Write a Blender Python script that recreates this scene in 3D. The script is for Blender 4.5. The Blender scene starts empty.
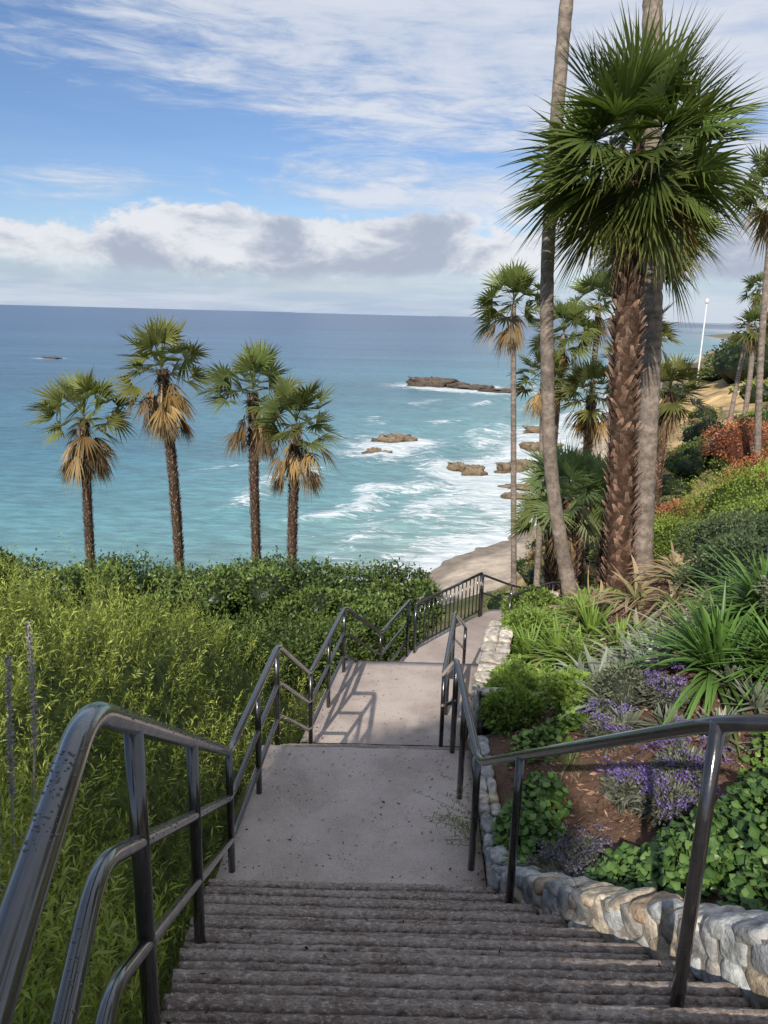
import bpy, math, random
import numpy as np
from mathutils import Vector, Matrix, noise as mnoise

rng = np.random.default_rng(7)
random.seed(7)
scene = bpy.context.scene

# ------------------------------------------------------------------ helpers
def sst(a, b, x):
    t = np.clip((np.asarray(x, float) - a) / (b - a), 0, 1)
    return t * t * (3 - 2 * t)

def nrm(v):
    v = np.asarray(v, float)
    return v / (np.linalg.norm(v, axis=-1, keepdims=True) + 1e-9)

def wob(x, y, f=1.0, s=0.0):
    return (np.sin(x*f*1.3+s+1.7*np.sin(y*f*.7+s)) + np.sin(y*f*1.7+2.1*s+1.3*np.sin(x*f*.9))
            + .5*np.sin(x*f*3.1+y*f*2.3+s) + .5*np.sin(y*f*3.7-x*f*2.9+s*3)) / 3.0

class Geo:
    def __init__(self):
        self.V = []; self.F = []; self.C = []; self.n = 0
    def add(self, V, F, C):
        V = np.asarray(V, float).reshape(-1, 3); F = np.asarray(F, int).reshape(-1, 4)
        C = np.asarray(C, float)
        if C.ndim == 1: C = np.tile(C, (len(V), 1))
        self.V.append(V); self.F.append(F + self.n); self.C.append(C); self.n += len(V)
    def build(self, name, mat, parent=None, smooth=False):
        V = np.concatenate(self.V); F = np.concatenate(self.F); C = np.concatenate(self.C)
        me = bpy.data.meshes.new(name)
        me.vertices.add(len(V)); me.vertices.foreach_set("co", V.astype(np.float32).ravel())
        me.loops.add(F.size); me.loops.foreach_set("vertex_index", F.astype(np.int32).ravel())
        me.polygons.add(len(F)); me.polygons.foreach_set("loop_start", np.arange(0, F.size, 4, dtype=np.int32))
        a = me.attributes.new("tint", "FLOAT_COLOR", "POINT")
        col = np.ones((len(V), 4), np.float32); col[:, :3] = np.clip(C, 0, 1)
        a.data.foreach_set("color", col.ravel())
        me.update(calc_edges=True)
        if smooth: me.polygons.foreach_set("use_smooth", np.ones(len(F), bool))
        me.materials.append(mat)
        ob = bpy.data.objects.new(name, me)
        scene.collection.objects.link(ob)
        if parent: ob.parent = parent
        return ob

def empty(name):
    e = bpy.data.objects.new(name, None); e.empty_display_size = .2
    scene.collection.objects.link(e); return e

def leaves(g, P, D, L, W, C, droop=.15):
    N = len(P); D = nrm(D)
    r = rng.normal(size=(N, 3)); S = nrm(np.cross(D, r)); U = np.cross(S, D)
    L = np.broadcast_to(np.asarray(L, float), (N,))[:, None]; W = np.broadcast_to(np.asarray(W, float), (N,))[:, None]
    mid = P + D*L*.45
    V = np.stack([P, mid + S*W*.5 + U*W*.15, P + D*L - np.array([0, 0, 1])*L*droop, mid - S*W*.5 + U*W*.15], 1)
    F = np.arange(4*N).reshape(N, 4)
    g.add(V.reshape(-1, 3), F, np.repeat(np.asarray(C, float), 4, axis=0))

def straps(g, P, D, L, W, droop, C0, C1, K=4, prof=None, side=None, fold=0.0, curl=0.0):
    P = np.asarray(P, float); N = len(P); D = nrm(D)
    if side is None:
        side = np.cross(D, np.array([0, 0, 1.0])) + rng.normal(size=(N, 3))*.05
    S = nrm(side); U = np.cross(S, D)
    bc = lambda a: np.broadcast_to(np.asarray(a, float), (N,))[:, None]
    L = bc(L); W = bc(W); droop = bc(droop); curl = bc(curl)
    if prof is None: prof = [1 - (k/K)**2*.97 for k in range(K+1)]
    C0 = np.broadcast_to(np.asarray(C0, float), (N, 3)); C1 = np.broadcast_to(np.asarray(C1, float), (N, 3))
    rows = []; cols = []
    for k in range(K+1):
        t = k/K
        c = P + D*L*t - np.array([0, 0, 1.0])*droop*L*t*t + S*curl*L*t*t
        w = W*prof[k]*.5
        rows += [c - S*w + U*w*fold, c, c + S*w + U*w*fold]
        cc = C0*(1-t) + C1*t
        cols += [cc, cc*.85, cc]
    V = np.stack(rows, 1); C = np.stack(cols, 1)
    M = 3*(K+1); f = []
    for k in range(K):
        b = 3*k
        f += [[b, b+1, b+4, b+3], [b+1, b+2, b+5, b+4]]
    f = np.array(f); F = (np.arange(N)[:, None, None]*M + f[None]).reshape(-1, 4)
    g.add(V.reshape(-1, 3), F, C.reshape(-1, 3))

def tube(g, path, rad, col, n=10, cap=True):
    P = np.asarray(path, float); rad = np.broadcast_to(np.asarray(rad, float), (len(P),)).copy()
    col = np.asarray(col, float)
    if col.ndim == 1: col = np.tile(col, (len(P), 1))
    if cap:
        P = np.vstack([P[:1], P, P[-1:]]); rad = np.concatenate([[1e-4], rad, [1e-4]]); col = np.vstack([col[:1], col, col[-1:]])
    T = np.zeros_like(P)
    for i in range(len(P)):
        a = P[max(i-1, 0)]; b = P[min(i+1, len(P)-1)]
        if np.linalg.norm(b-a) < 1e-6: b = P[min(i+2, len(P)-1)]; a = P[max(i-2, 0)]
        T[i] = nrm(b-a)
    ref = np.array([1., 0, 0]) if abs(T[0][0]) < .8 else np.array([0, 1., 0])
    u = nrm(np.cross(T[0], ref)); V = []
    ang = np.linspace(0, 2*np.pi, n, endpoint=False)
    for i in range(len(P)):
        u = nrm(u - T[i]*np.dot(u, T[i])); v = np.cross(T[i], u)
        V.append(P[i] + rad[i]*(np.cos(ang)[:, None]*u + np.sin(ang)[:, None]*v))
    V = np.concatenate(V); F = []
    for i in range(len(P)-1):
        for j in range(n):
            k = (j+1) % n
            F.append([i*n+j, i*n+k, (i+1)*n+k, (i+1)*n+j])
    g.add(V, F, np.repeat(col, n, axis=0))

def fillet(pts, r=.1, n=6):
    pts = [np.array(p, float) for p in pts]; out = [pts[0]]
    for i in range(1, len(pts)-1):
        p = pts[i]; a = pts[i-1]-p; b = pts[i+1]-p
        ra = min(r, np.linalg.norm(a)*.4); rb = min(r, np.linalg.norm(b)*.4)
        A = p + nrm(a)*ra; B = p + nrm(b)*rb
        for k in range(n+1):
            t = k/n; out.append(A*(1-t)**2 + p*2*t*(1-t) + B*t*t)
    out.append(pts[-1]); return np.array(out)

def grid(g, X, Y, Z, C):
    m, n = X.shape
    idx = np.arange(m*n).reshape(m, n)
    F = np.stack([idx[:-1, :-1], idx[:-1, 1:], idx[1:, 1:], idx[1:, :-1]], -1).reshape(-1, 4)
    g.add(np.stack([X, Y, Z], -1).reshape(-1, 3), F, C if np.ndim(C) == 1 else C.reshape(-1, 3))

def ellip(g, c, r, col, nu=14, nv=9, lump=.15, seed=0.):
    u = np.linspace(0, 2*np.pi, nu+1); v = np.linspace(-np.pi/2+.01, np.pi/2-.01, nv)
    U, Vv = np.meshgrid(u, v)
    k = 1 + lump*np.sin(3*U+seed)*np.cos(2*Vv+seed) + lump*.6*np.sin(5*U*1.0+2*seed)*np.cos(Vv*3)
    X = c[0]+r[0]*k*np.cos(Vv)*np.cos(U); Y = c[1]+r[1]*k*np.cos(Vv)*np.sin(U); Z = c[2]+r[2]*k*np.sin(Vv)
    grid(g, X, Y, Z, np.array(col, float))

# ------------------------------------------------------------------ node helpers
def new_mat(name):
    m = bpy.data.materials.new(name); m.use_nodes = True
    nt = m.node_tree; nt.nodes.clear()
    return m, nt
def mathn(nt, op, a, b=None, clamp=False):
    n = nt.nodes.new('ShaderNodeMath'); n.operation = op; n.use_clamp = clamp
    for i, v in enumerate((a, b)):
        if v is None: continue
        if isinstance(v, (int, float)): n.inputs[i].default_value = v
        else: nt.links.new(v, n.inputs[i])
    return n.outputs[0]
def noisen(nt, vec, scale, detail=4, rough=.55, dist=0.):
    n = nt.nodes.new('ShaderNodeTexNoise'); n.inputs['Scale'].default_value = scale
    n.inputs['Detail'].default_value = detail; n.inputs['Roughness'].default_value = rough
    n.inputs['Distortion'].default_value = dist
    if vec is not None: nt.links.new(vec, n.inputs['Vector'])
    return n.outputs['Fac']
def maprange(nt, v, a, b, c=0., d=1., smooth=True):
    n = nt.nodes.new('ShaderNodeMapRange')
    if smooth: n.interpolation_type = 'SMOOTHSTEP'
    nt.links.new(v, n.inputs[0])
    for i, x in enumerate((a, b, c, d)): n.inputs[i+1].default_value = x
    return n.outputs[0]
def mixc(nt, f, a, b, blend='MIX'):
    n = nt.nodes.new('ShaderNodeMix'); n.data_type = 'RGBA'; n.blend_type = blend
    for sock, v in ((n.inputs[0], f), (n.inputs[6], a), (n.inputs[7], b)):
        if isinstance(v, (int, float)): sock.default_value = v
        elif isinstance(v, tuple): sock.default_value = v if len(v) == 4 else v+(1,)
        else: nt.links.new(v, sock)
    return n.outputs[2]
def texco(nt, which='Object', scale=None):
    t = nt.nodes.new('ShaderNodeTexCoord').outputs[which]
    if scale:
        m = nt.nodes.new('ShaderNodeMapping'); m.inputs['Scale'].default_value = scale
        nt.links.new(t, m.inputs['Vector']); return m.outputs[0]
    return t
def bumpn(nt, h, strength=.5, dist=.01, prev=None):
    b = nt.nodes.new('ShaderNodeBump'); b.inputs['Strength'].default_value = strength
    b.inputs['Distance'].default_value = dist; nt.links.new(h, b.inputs['Height'])
    if prev is not None: nt.links.new(prev, b.inputs['Normal'])
    return b.outputs[0]
def principled(nt, col, rough=.6, spec=.4, normal=None, metal=0.):
    b = nt.nodes.new('ShaderNodeBsdfPrincipled')
    if isinstance(col, tuple): b.inputs['Base Color'].default_value = col+(1,)
    else: nt.links.new(col, b.inputs['Base Color'])
    if isinstance(rough, (int, float)): b.inputs['Roughness'].default_value = rough
    else: nt.links.new(rough, b.inputs['Roughness'])
    b.inputs['Specular IOR Level'].default_value = spec
    b.inputs['Metallic'].default_value = metal
    if normal is not None: nt.links.new(normal, b.inputs['Normal'])
    return b.outputs[0]
def out(nt, sh):
    o = nt.nodes.new('ShaderNodeOutputMaterial'); nt.links.new(sh, o.inputs['Surface'])
def tintn(nt):
    a = nt.nodes.new('ShaderNodeAttribute'); a.attribute_name = 'tint'; return a.outputs['Color']

def leaf_material(name, trans=.3, rough=.5, warm=1.0):
    m, nt = new_mat(name); t = tintn(nt)
    p = principled(nt, t, rough, .35)
    tr = nt.nodes.new('ShaderNodeBsdfTranslucent')
    nt.links.new(mixc(nt, 1., t, (1.25, 1.3, .7), 'MULTIPLY'), tr.inputs['Color'])
    mx = nt.nodes.new('ShaderNodeMixShader'); mx.inputs[0].default_value = trans
    nt.links.new(p, mx.inputs[1]); nt.links.new(tr.outputs[0], mx.inputs[2]); out(nt, mx.outputs[0]); return m

def tint_material(name, rough=.85, nscale=8., amt=.3, bump=.5, bdist=.01, bscale=30., spec=.2, det=5):
    m, nt = new_mat(name); t = tintn(nt); co = texco(nt)
    n = noisen(nt, co, nscale, det, .65)
    v = maprange(nt, n, .3, .7, 1-amt, 1+amt)
    hsv = nt.nodes.new('ShaderNodeHueSaturation'); nt.links.new(t, hsv.inputs['Color']); nt.links.new(v, hsv.inputs['Value'])
    b = bumpn(nt, noisen(nt, co, bscale, det, .65), bump, bdist)
    out(nt, principled(nt, hsv.outputs[0], rough, spec, b)); return m

M_leaf = leaf_material("leaf", .32)
M_leafw = leaf_material("waxy_leaf", .15, .38)
M_palm = leaf_material("palm_frond", .24, .40)
M_bark = tint_material("palm_bark", .9, 12, .35, .8, .02, 40)
M_rock = tint_material("rock", .9, 1.2, .35, .9, .25, 2.2)
M_stone = tint_material("wall_stone", .75, 16, .45, 1., .018, 24, .25)
M_ground = tint_material("soil_and_grass", .95, .7, .3, .7, .12, 5.)
M_mulch = tint_material("mulch", .9, 30, .4, .4, .01, 60)
M_core = tint_material("inner_foliage", .95, 9, .6, 1., .08, 14)

m, nt = new_mat("black_painted_steel"); co = texco(nt)
r = maprange(nt, noisen(nt, co, 12, 4), .35, .65, .16, .32)
b = bumpn(nt, noisen(nt, co, 90, 3), .10, .002)
p = principled(nt, mixc(nt, noisen(nt, co, 25, 3), (.010, .009, .010), (.026, .024, .024)), r, .6, b)
pn = p.node; pn.inputs['Coat Weight'].default_value = .8; pn.inputs['Coat Roughness'].default_value = .07
out(nt, p); M_steel = m
m, nt = new_mat("rain_drop"); out(nt, principled(nt, (.03, .03, .032), .05, .8)); M_drop = m

m, nt = new_mat("ribbed_concrete"); co = texco(nt)
n1 = noisen(nt, co, 2.2, 6, .7); n2 = noisen(nt, texco(nt, 'Object', (1, 1.8, 1)), 48, 5, .8); n3 = noisen(nt, co, .9, 4, .6, .5)
c = mixc(nt, maprange(nt, n1, .32, .68), (.31, .235, .19), (.54, .455, .395))
c = mixc(nt, mathn(nt, 'MULTIPLY', maprange(nt, n3, .45, .7), .5), c, (.26, .20, .165))
c = mixc(nt, maprange(nt, n2, .53, .62), c, (.72, .63, .55))
c = mixc(nt, maprange(nt, n2, .46, .34), c, (.13, .09, .07))
c = mixc(nt, 1., c, tintn(nt), 'MULTIPLY')
b = bumpn(nt, n2, 1., .016)
out(nt, principled(nt, c, .8, .25, b)); M_step = m

m, nt = new_mat("landing_concrete"); co = texco(nt)
n1 = noisen(nt, co, 1.6, 6, .7); n2 = noisen(nt, co, 120, 3, .7); n3 = noisen(nt, co, .7, 3, .6, .6)
c = mixc(nt, maprange(nt, n1, .3, .7), (.37, .30, .26), (.52, .44, .39))
c = mixc(nt, mathn(nt, 'MULTIPLY', maprange(nt, n3, .48, .66), .55), c, (.23, .19, .17))
c = mixc(nt, maprange(nt, n2, .55, .7), c, (.64, .56, .50))
c = mixc(nt, maprange(nt, n2, .42, .32), c, (.16, .13, .12))
vo = nt.nodes.new('ShaderNodeTexVoronoi'); vo.inputs['Scale'].default_value = 19; nt.links.new(co, vo.inputs['Vector'])
spot = maprange(nt, mathn(nt, 'ADD', vo.outputs['Distance'], mathn(nt, 'MULTIPLY', noisen(nt, co, 2.3, 2), .35)), .26, .31, 1., 0.)
c = mixc(nt, mathn(nt, 'MULTIPLY', spot, .8), c, (.05, .042, .038))
b = bumpn(nt, n2, .5, .004)
out(nt, principled(nt, c, .8, .3, b)); M_land = m

m, nt = new_mat("mortar"); co = texco(nt)
c = mixc(nt, noisen(nt, co, 20, 4), (.20, .18, .15), (.36, .32, .27)); out(nt, principled(nt, c, .95, .2, bumpn(nt, noisen(nt, co, 50, 4), .7, .01))); M_mortar = m

# ------------------------------------------------------------------ site profile
SEA = -20.0
zsY = [-30, 1.2, 4.15, 6.0, 7.6, 9.7, 11.1, 13.6, 20, 35, 52]
zsZ = [-1.6, -1.6, -3.66, -3.66, -4.6, -4.6, -5.4, -5.4, -8.5, -13, -18.5]
def zs(y): return np.interp(y, zsY, zsZ)
xlY = [-6, 1.36, 2.0, 3.0, 4.2, 6.1, 7.6, 9.5, 10.3, 11.6, 12.3, 13.8, 20, 52]
xlX = [-.5, -.6, -.66, -.86, -1.06, -1.0, -.86, -.58, -.1, .38, .8, 2.1, 6, 12]
def xl(y): return np.interp(y, xlY, xlX)
xrY = [-6, 0., 2.0, 2.76, 3.24, 4.2, 6.0, 7.6, 9.6, 12, 13, 14, 20, 52]
xrX = [2.0, 1.9, 1.36, 1.18, .98, .74, .80, .92, 1.35, 2.1, 2.7, 3.8, 8, 15]
def xr(y): return np.interp(y, xrY, xrX)

SH = np.array([(-900, -60), (-200, 28), (-60, 40), (-15, 47), (-2, 52), (4, 60), (12, 70), (20, 85), (25, 100), (34, 130), (50, 170), (80, 235), (165, 400), (330, 700), (700, 1500)], float)
def shore(x, y):
    x = np.asarray(x, float); y = np.asarray(y, float)
    best = np.full(x.shape, 1e9); sg = np.ones(x.shape)
    for i in range(len(SH)-1):
        a = SH[i]; b = SH[i+1]; d = b-a; L2 = (d**2).sum()
        t = np.clip(((x-a[0])*d[0]+(y-a[1])*d[1])/L2, 0, 1)
        dx = x-(a[0]+t*d[0]); dy = y-(a[1]+t*d[1]); dist = np.hypot(dx, dy)
        cr = d[0]*dy - d[1]*dx
        up = dist < best
        best = np.where(up, dist, best); sg = np.where(up, np.where(cr < 0, 1., -1.), sg)
    return best*sg
def H(x, y):
    x = np.asarray(x, float); y = np.asarray(y, float)
    s = shore(x, y) + 1.6*wob(x, y, .16, 1.) + .5*wob(x, y, .6, 2.)
    fl = np.interp(s, [-400, -60, 0, 8, 20, 30, 40, 50, 60, 90], [-45, -26, -20, -18.5, -13.5, -10.5, -6.8, -4.2, -2.5, -1.5])
    fr = np.interp(s, [-400, -60, 0, 6, 9, 14, 24, 40, 70, 150, 500], [-45, -26, -20, -18.6, -16, -9, -6, -4, -1.6, .2, 4])
    w = sst(6, 17, x)
    h0 = fl*(1-w) + fr*w + .35*wob(x, y, .35, 3.)*sst(6, 12, s)
    dl = xl(y)-x; dr = x-xr(y)
    z0 = zs(y)
    hc = np.where(dl > 0, z0-.35-.25*np.clip(dl, 0, 4), np.where(dr > 0.05, z0+.12+.55*np.clip(dr-.25, 0, 2.4)+.12*np.clip(dr-2.65, 0, 9)+.04*wob(x, y, 2.5), z0-.4))
    wt = (1-sst(3, 9, dl))*(1-sst(6, 16, dr))*(1-sst(13, 24, y))
    return h0*(1-wt)+hc*wt
def Hf(x, y): return float(H(np.array([x]), np.array([y]))[0])

# ------------------------------------------------------------------ terrain
xs = np.concatenate([[-900, -500, -300, -200, -120, -80], np.arange(-60, -14, 3), np.arange(-14, 12, .22), np.arange(12, 90, 1.2), np.arange(90, 200, 5), [220, 260, 320, 400, 500, 700, 1000]])
ys = np.concatenate([[-80, -50, -30, -20], np.arange(-12, 17, .22), np.arange(17, 150, 1.2), np.arange(150, 420, 6), [460, 520, 600, 700, 850, 1000, 1500]])
X, Y = np.meshgrid(xs, ys)
Z = H(X, Y)
gx = np.gradient(Z, axis=1)/np.gradient(X, axis=1); gy = np.gradient(Z, axis=0)/np.gradient(Y, axis=0)
slope = np.hypot(gx, gy)
green = np.array([.11, .125, .045]); soil = np.array([.15, .09, .06]); bluff = np.array([.60, .41, .20]); sand = np.array([.52, .43, .33]); wet = np.array([.28, .23, .18])
mixn = sst(-.3, .4, wob(X, Y, .5, 5.))[..., None]
C = green*(1-mixn) + (green*.5+np.array([.18, .14, .07])*.6)*mixn
k = (sst(.55, .85, slope)*sst(22, 40, Y))[..., None]; C = C*(1-k)+bluff*k
q = X/np.maximum(Y, 1)
k = (sst(48, 56, Y)*(1-sst(105, 120, Y))*sst(.32, .36, q)*(1-sst(.46, .50, q))*sst(-.9, -.3, wob(X, Y, .25, 1.)))[..., None]; C = C*(1-k)+bluff*(1.05-.35*sst(-.2, .5, wob(X, Y, .6, 4.)))[..., None]*k
gard = ((X > xr(Y)-.3) & (X < xr(Y)+6) & (Y < 14))[..., None]
C = np.where(gard, soil, C)
k = (1-sst(-18.2, -17.3, Z+.3*wob(X, Y, .5)))[..., None]; C = C*(1-k)+sand*k
k = (1-sst(-19.7, -19.45, Z))[..., None]; C = C*(1-k)+wet*k
g = Geo(); grid(g, X, Y, Z, C)
g.build("ground", M_ground, smooth=True)

# ------------------------------------------------------------------ sea
ROCKS = [
    (13, 228, 7, 4, 2.8), (19, 226, 4, 3, 1.8), (25, 222, 5, 3, 1.3), (33, 215, 6, 3, .9), (1.5, 123, 3.0, 2.0, 1.5), (-1.2, 112, 1.7, 1.1, .9), (9.8, 101, 1.2, 1.0, 1.2), (11.9, 99, 1.4, 1.2, 1.3),
    (16.5, 101, 1.9, 1.4, 1.6), (19.0, 104, 1.6, 1.2, 1.3), (16.6, 91, 2.0, 1.2, .5), (15, 86, 1.4, 1.0, .5), (24, 120, 2.6, 2, 1.2), (28, 138, 3, 2, 1.4), (20.2, 95, 1.7, 1.2, 1.1), (22.4, 99, 1.6, 1.4, 1.9), (-131, 305, 3, 2, .7)]
sx_ = np.concatenate([[-40000, -12000, -4000, -1500, -700, -350, -200], np.arange(-150, -60, 4), np.arange(-60, 60, .9), np.arange(60, 220, 5), [300, 500, 900, 2500, 8000, 40000]])
sy_ = np.concatenate([np.arange(30, 190, .9), np.arange(190, 330, 2.), np.arange(330, 600, 12), [700, 900, 1500, 3000, 6000, 12000, 24000, 45000]])
X, Y = np.meshgrid(sx_, sy_)
s = shore(X, Y) + 1.6*wob(X, Y, .16, 1.)
d = -s
stops = [0, 6, 20, 60, 160, 500, 3000]
cr_ = np.interp(d, stops, [.36, .24, .15, .08, .060, .050, .045])
cg_ = np.interp(d, stops, [.45, .40, .33, .235, .158, .112, .096])
cb_ = np.interp(d, stops, [.40, .38, .345, .295, .25, .208, .188])
C = np.stack([cr_, cg_, cb_], -1)
far = sst(52, 70, Y+.8*X)
w1 = wob(X, Y, .07, 2.); w2 = wob(X, Y, .11, 5.); w3 = wob(X, Y, .22, 1.)
foam = 1.0*np.exp(-np.clip(d, 0, 99)/4.0)
foam += .62*np.exp(-((d-9-2.5*w1-1.2*w3)/1.9)**2)*sst(-.7, .2, w2)*(.3+.7*far)
foam += .66*np.exp(-((d-18-4*w2-1.5*w3)/2.1)**2)*sst(-.4, .3, w1)*far
foam += .62*np.exp(-((d-29-4*w1-1.5*w3)/2.3)**2)*sst(-.2, .4, w2)*far
foam += .5*np.exp(-((d-42-5*w2-2*w3)/2.2)**2)*sst(.0, .5, w1)*far
foam += .27*far*np.exp(-(np.clip(d, 0, 999)/34)**2)
for (rx, ry, a, b_, c_) in ROCKS:
    foam += .72*np.exp(-(((X-rx+a*.3)/(a*1.9+2.2))**2+((Y-ry)/(b_*2.1+4))**2))
foam = np.where(d < -1, 1., np.clip(foam, 0, 1.1))
Zs = SEA + .25*np.exp(-((d-9-2.5*w1-1.2*w3)/1.8)**2)*far + .5*np.exp(-((d-18-4*w2-1.5*w3)/2.0)**2)*far + .5*np.exp(-((d-29-4*w1-1.5*w3)/2.0)**2)*far + np.where(np.abs(X) < 150, .05*wob(X, Y, .9, 2.), 0)
g = Geo(); grid(g, X, Y, Zs, C)
m, nt = new_mat("sea_water"); t = tintn(nt)
fa = nt.nodes.new('ShaderNodeAttribute'); fa.attribute_name = 'foam'
co2 = texco(nt, 'Object', (.45, 1., 1.))
big = noisen(nt, texco(nt, 'Object', (.2, 1, 1)), .025, 5, .65)
hs = nt.nodes.new('ShaderNodeHueSaturation'); nt.links.new(t, hs.inputs['Color']); nt.links.new(maprange(nt, big, .3, .7, .78, 1.22), hs.inputs['Value'])
fn = noisen(nt, texco(nt, 'Object', (.55, 1.3, 1)), .55, 7, .78, 1.3)
fm = mathn(nt, 'ADD', fa.outputs['Fac'], mathn(nt, 'MULTIPLY', mathn(nt, 'SUBTRACT', fn, .5), 3.0))
fm = mathn(nt, 'MULTIPLY', maprange(nt, fm, .42, .95), maprange(nt, fa.outputs['Fac'], .04, .25))
wv = noisen(nt, co2, .7, 5, .65, .3); wv2 = noisen(nt, co2, .08, 4, .6)
bm = bumpn(nt, wv2, .6, 2.0); bm = bumpn(nt, wv, .7, .45, bm)
dk = nt.nodes.new('ShaderNodeHueSaturation'); nt.links.new(hs.outputs[0], dk.inputs['Color']); dk.inputs['Value'].default_value = .66
wcol = mixc(nt, maprange(nt, wv, .35, .65), hs.outputs[0], dk.outputs[0])
wat = principled(nt, wcol, .28, .35, bm)
fo = principled(nt, mixc(nt, maprange(nt, fn, .45, .65), (.55, .62, .63), (.84, .86, .86)), .8, .2, bm)
mx = nt.nodes.new('ShaderNodeMixShader'); nt.links.new(fm, mx.inputs[0]); nt.links.new(wat, mx.inputs[1]); nt.links.new(fo, mx.inputs[2]); out(nt, mx.outputs[0])
sea = g.build("sea", m, smooth=True)
a = sea.data.attributes.new("foam", "FLOAT", "POINT"); a.data.foreach_set("value", foam.astype(np.float32).ravel())

def rock(name, c, sc, seed, col=(.20, .155, .11), mat=M_rock, nu=36, nv=20, par=None):
    u = np.linspace(0, 2*np.pi, nu+1); v = np.linspace(-np.pi/2+.02, np.pi/2-.02, nv)
    Vx = []; Cc = []
    for vv in v:
        for uu in u:
            dd = Vector((math.cos(vv)*math.cos(uu), math.cos(vv)*math.sin(uu), math.sin(vv)))
            k = 1 + .75*mnoise.noise(dd*1.5+Vector((seed*7.1, seed, 3))) + .4*mnoise.noise(dd*3.5+Vector((seed, 9, seed*3))) + .2*mnoise.noise(dd*8+Vector((seed, 1, seed)))
            zz = dd.z*k
            zz = min(zz, .75+.25*mnoise.noise(dd*4))
            Vx.append((c[0]+sc[0]*dd.x*k, c[1]+sc[1]*dd.y*k, c[2]+sc[2]*zz))
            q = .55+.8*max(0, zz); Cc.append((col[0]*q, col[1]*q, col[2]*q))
    A = np.array(Vx).reshape(nv, nu+1, 3)
    g = Geo(); grid(g, A[..., 0], A[..., 1], A[..., 2], np.array(Cc).reshape(nv, nu+1, 3))
    return g.build(name, mat, par)
for i, (rx, ry, a, b_, c_) in enumerate(ROCKS):
    rock("sea_rock", (rx, ry, SEA+.1), (a, b_, c_), i+1.3, col=(.12, .095, .075) if ry > 200 else (.22, .165, .11))

g = Geo(); u = np.linspace(-2800, 1500, 60)
hh = 85*np.clip(np.sin((u+2800)/4300*np.pi), 0, 1)**.5*(.7+.3*np.sin(u*.004)+.1*np.sin(u*.013))
Xi = np.stack([u, u, u]); Yi = np.stack([np.full(60, 23000.), np.full(60, 23800.), np.full(60, 24500.)])
Zi = np.stack([np.full(60, SEA), SEA+hh, np.full(60, SEA)])
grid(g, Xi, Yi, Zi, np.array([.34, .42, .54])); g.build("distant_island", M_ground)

# ------------------------------------------------------------------ stairs
stair = empty("concrete_staircase")
def strip(name, prof, mat, ncol=14, jit=.004, drop=.9):
    prof = np.array([p[:2] for p in prof]); n = len(prof)
    tint = np.full(n, 1.)
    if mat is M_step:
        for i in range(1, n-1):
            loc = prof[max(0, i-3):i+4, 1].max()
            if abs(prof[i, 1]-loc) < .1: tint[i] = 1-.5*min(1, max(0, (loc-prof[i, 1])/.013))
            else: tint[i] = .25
    t = np.linspace(0, 1, ncol)
    Xg = xl(prof[:, 0])[:, None]*(1-t) + xr(prof[:, 0])[:, None]*t
    Yg = np.repeat(prof[:, :1], ncol, 1); Zg = np.repeat(prof[:, 1:], ncol, 1) + jit*wob(Xg, Yg, 9.)
    Yg = Yg + (.007*wob(Xg*1.2, Yg*1.5, 3.)+(.002*rng.normal(size=Xg.shape) if mat is M_step else 0))*(t*(1-t)*4)
    if mat is M_step: Zg = Zg + .0022*rng.normal(size=Zg.shape)
    Xg = np.hstack([Xg[:, :1], Xg, Xg[:, -1:]]); Yg = np.hstack([Yg[:, :1], Yg, Yg[:, -1:]]); Zg = np.hstack([Zg[:, :1]-drop, Zg, Zg[:, -1:]-drop])
    Xg = np.vstack([Xg, Xg[-1:]]); Yg = np.vstack([Yg, Yg[-1:]]); Zg = np.vstack([Zg, Zg[-1:]-.3])
    tint = np.append(tint, 1.)
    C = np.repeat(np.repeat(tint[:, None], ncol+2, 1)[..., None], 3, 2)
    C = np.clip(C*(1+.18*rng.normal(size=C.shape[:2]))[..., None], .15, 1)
    g = Geo(); grid(g, Xg, Yg, Zg, C); g.build(name, mat, stair)
def flight(y0, z0, y1, z1, n, ribs=5):
    run = (y1-y0)/n; rise = (z0-z1)/n; p = []
    for i in range(n):
        ya = y0+i*run; z = z0-(i+1)*rise
        flat = run*.22                                   # smooth nosing strip at the front of each tread
        rr = (run-flat)/ribs
        for k in range(ribs):
            yy = ya+k*rr; dz = random.uniform(-.003, .002)
            p += [(yy+.001, z-.013), (yy+rr*.22, z-.003+dz), (yy+rr*.5, z+.001+dz), (yy+rr*.75, z-.003+dz), (yy+rr*.97, z-.013)]
        p += [(ya+run-flat+.002, z-.001), (ya+run-flat*.5, z), (ya+run-.012, z-.002), (ya+run-.003, z-.010), (ya+run-.001, z-.03)]
    return [(y0-.002, z0-.01)] + p
strip("top_landing", [(y, -1.6) for y in np.arange(-5.5, 1.21, .2)], M_land)
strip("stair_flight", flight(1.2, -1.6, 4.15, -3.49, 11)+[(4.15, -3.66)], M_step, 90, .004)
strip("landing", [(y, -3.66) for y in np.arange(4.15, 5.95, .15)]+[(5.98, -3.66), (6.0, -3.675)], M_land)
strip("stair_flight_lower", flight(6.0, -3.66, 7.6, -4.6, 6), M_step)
strip("landing_lower", [(y, -4.6) for y in np.arange(7.6, 9.71, .15)], M_land)
strip("stair_flight_far", flight(9.7, -4.6, 11.1, -5.4, 5), M_land)
strip("landing_far", [(y, -5.4) for y in np.arange(11.1, 13.9, .15)], M_land)
strip("path_to_beach", [(y, zs(y)) for y in np.arange(13.9, 24, .4)], M_land)

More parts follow.
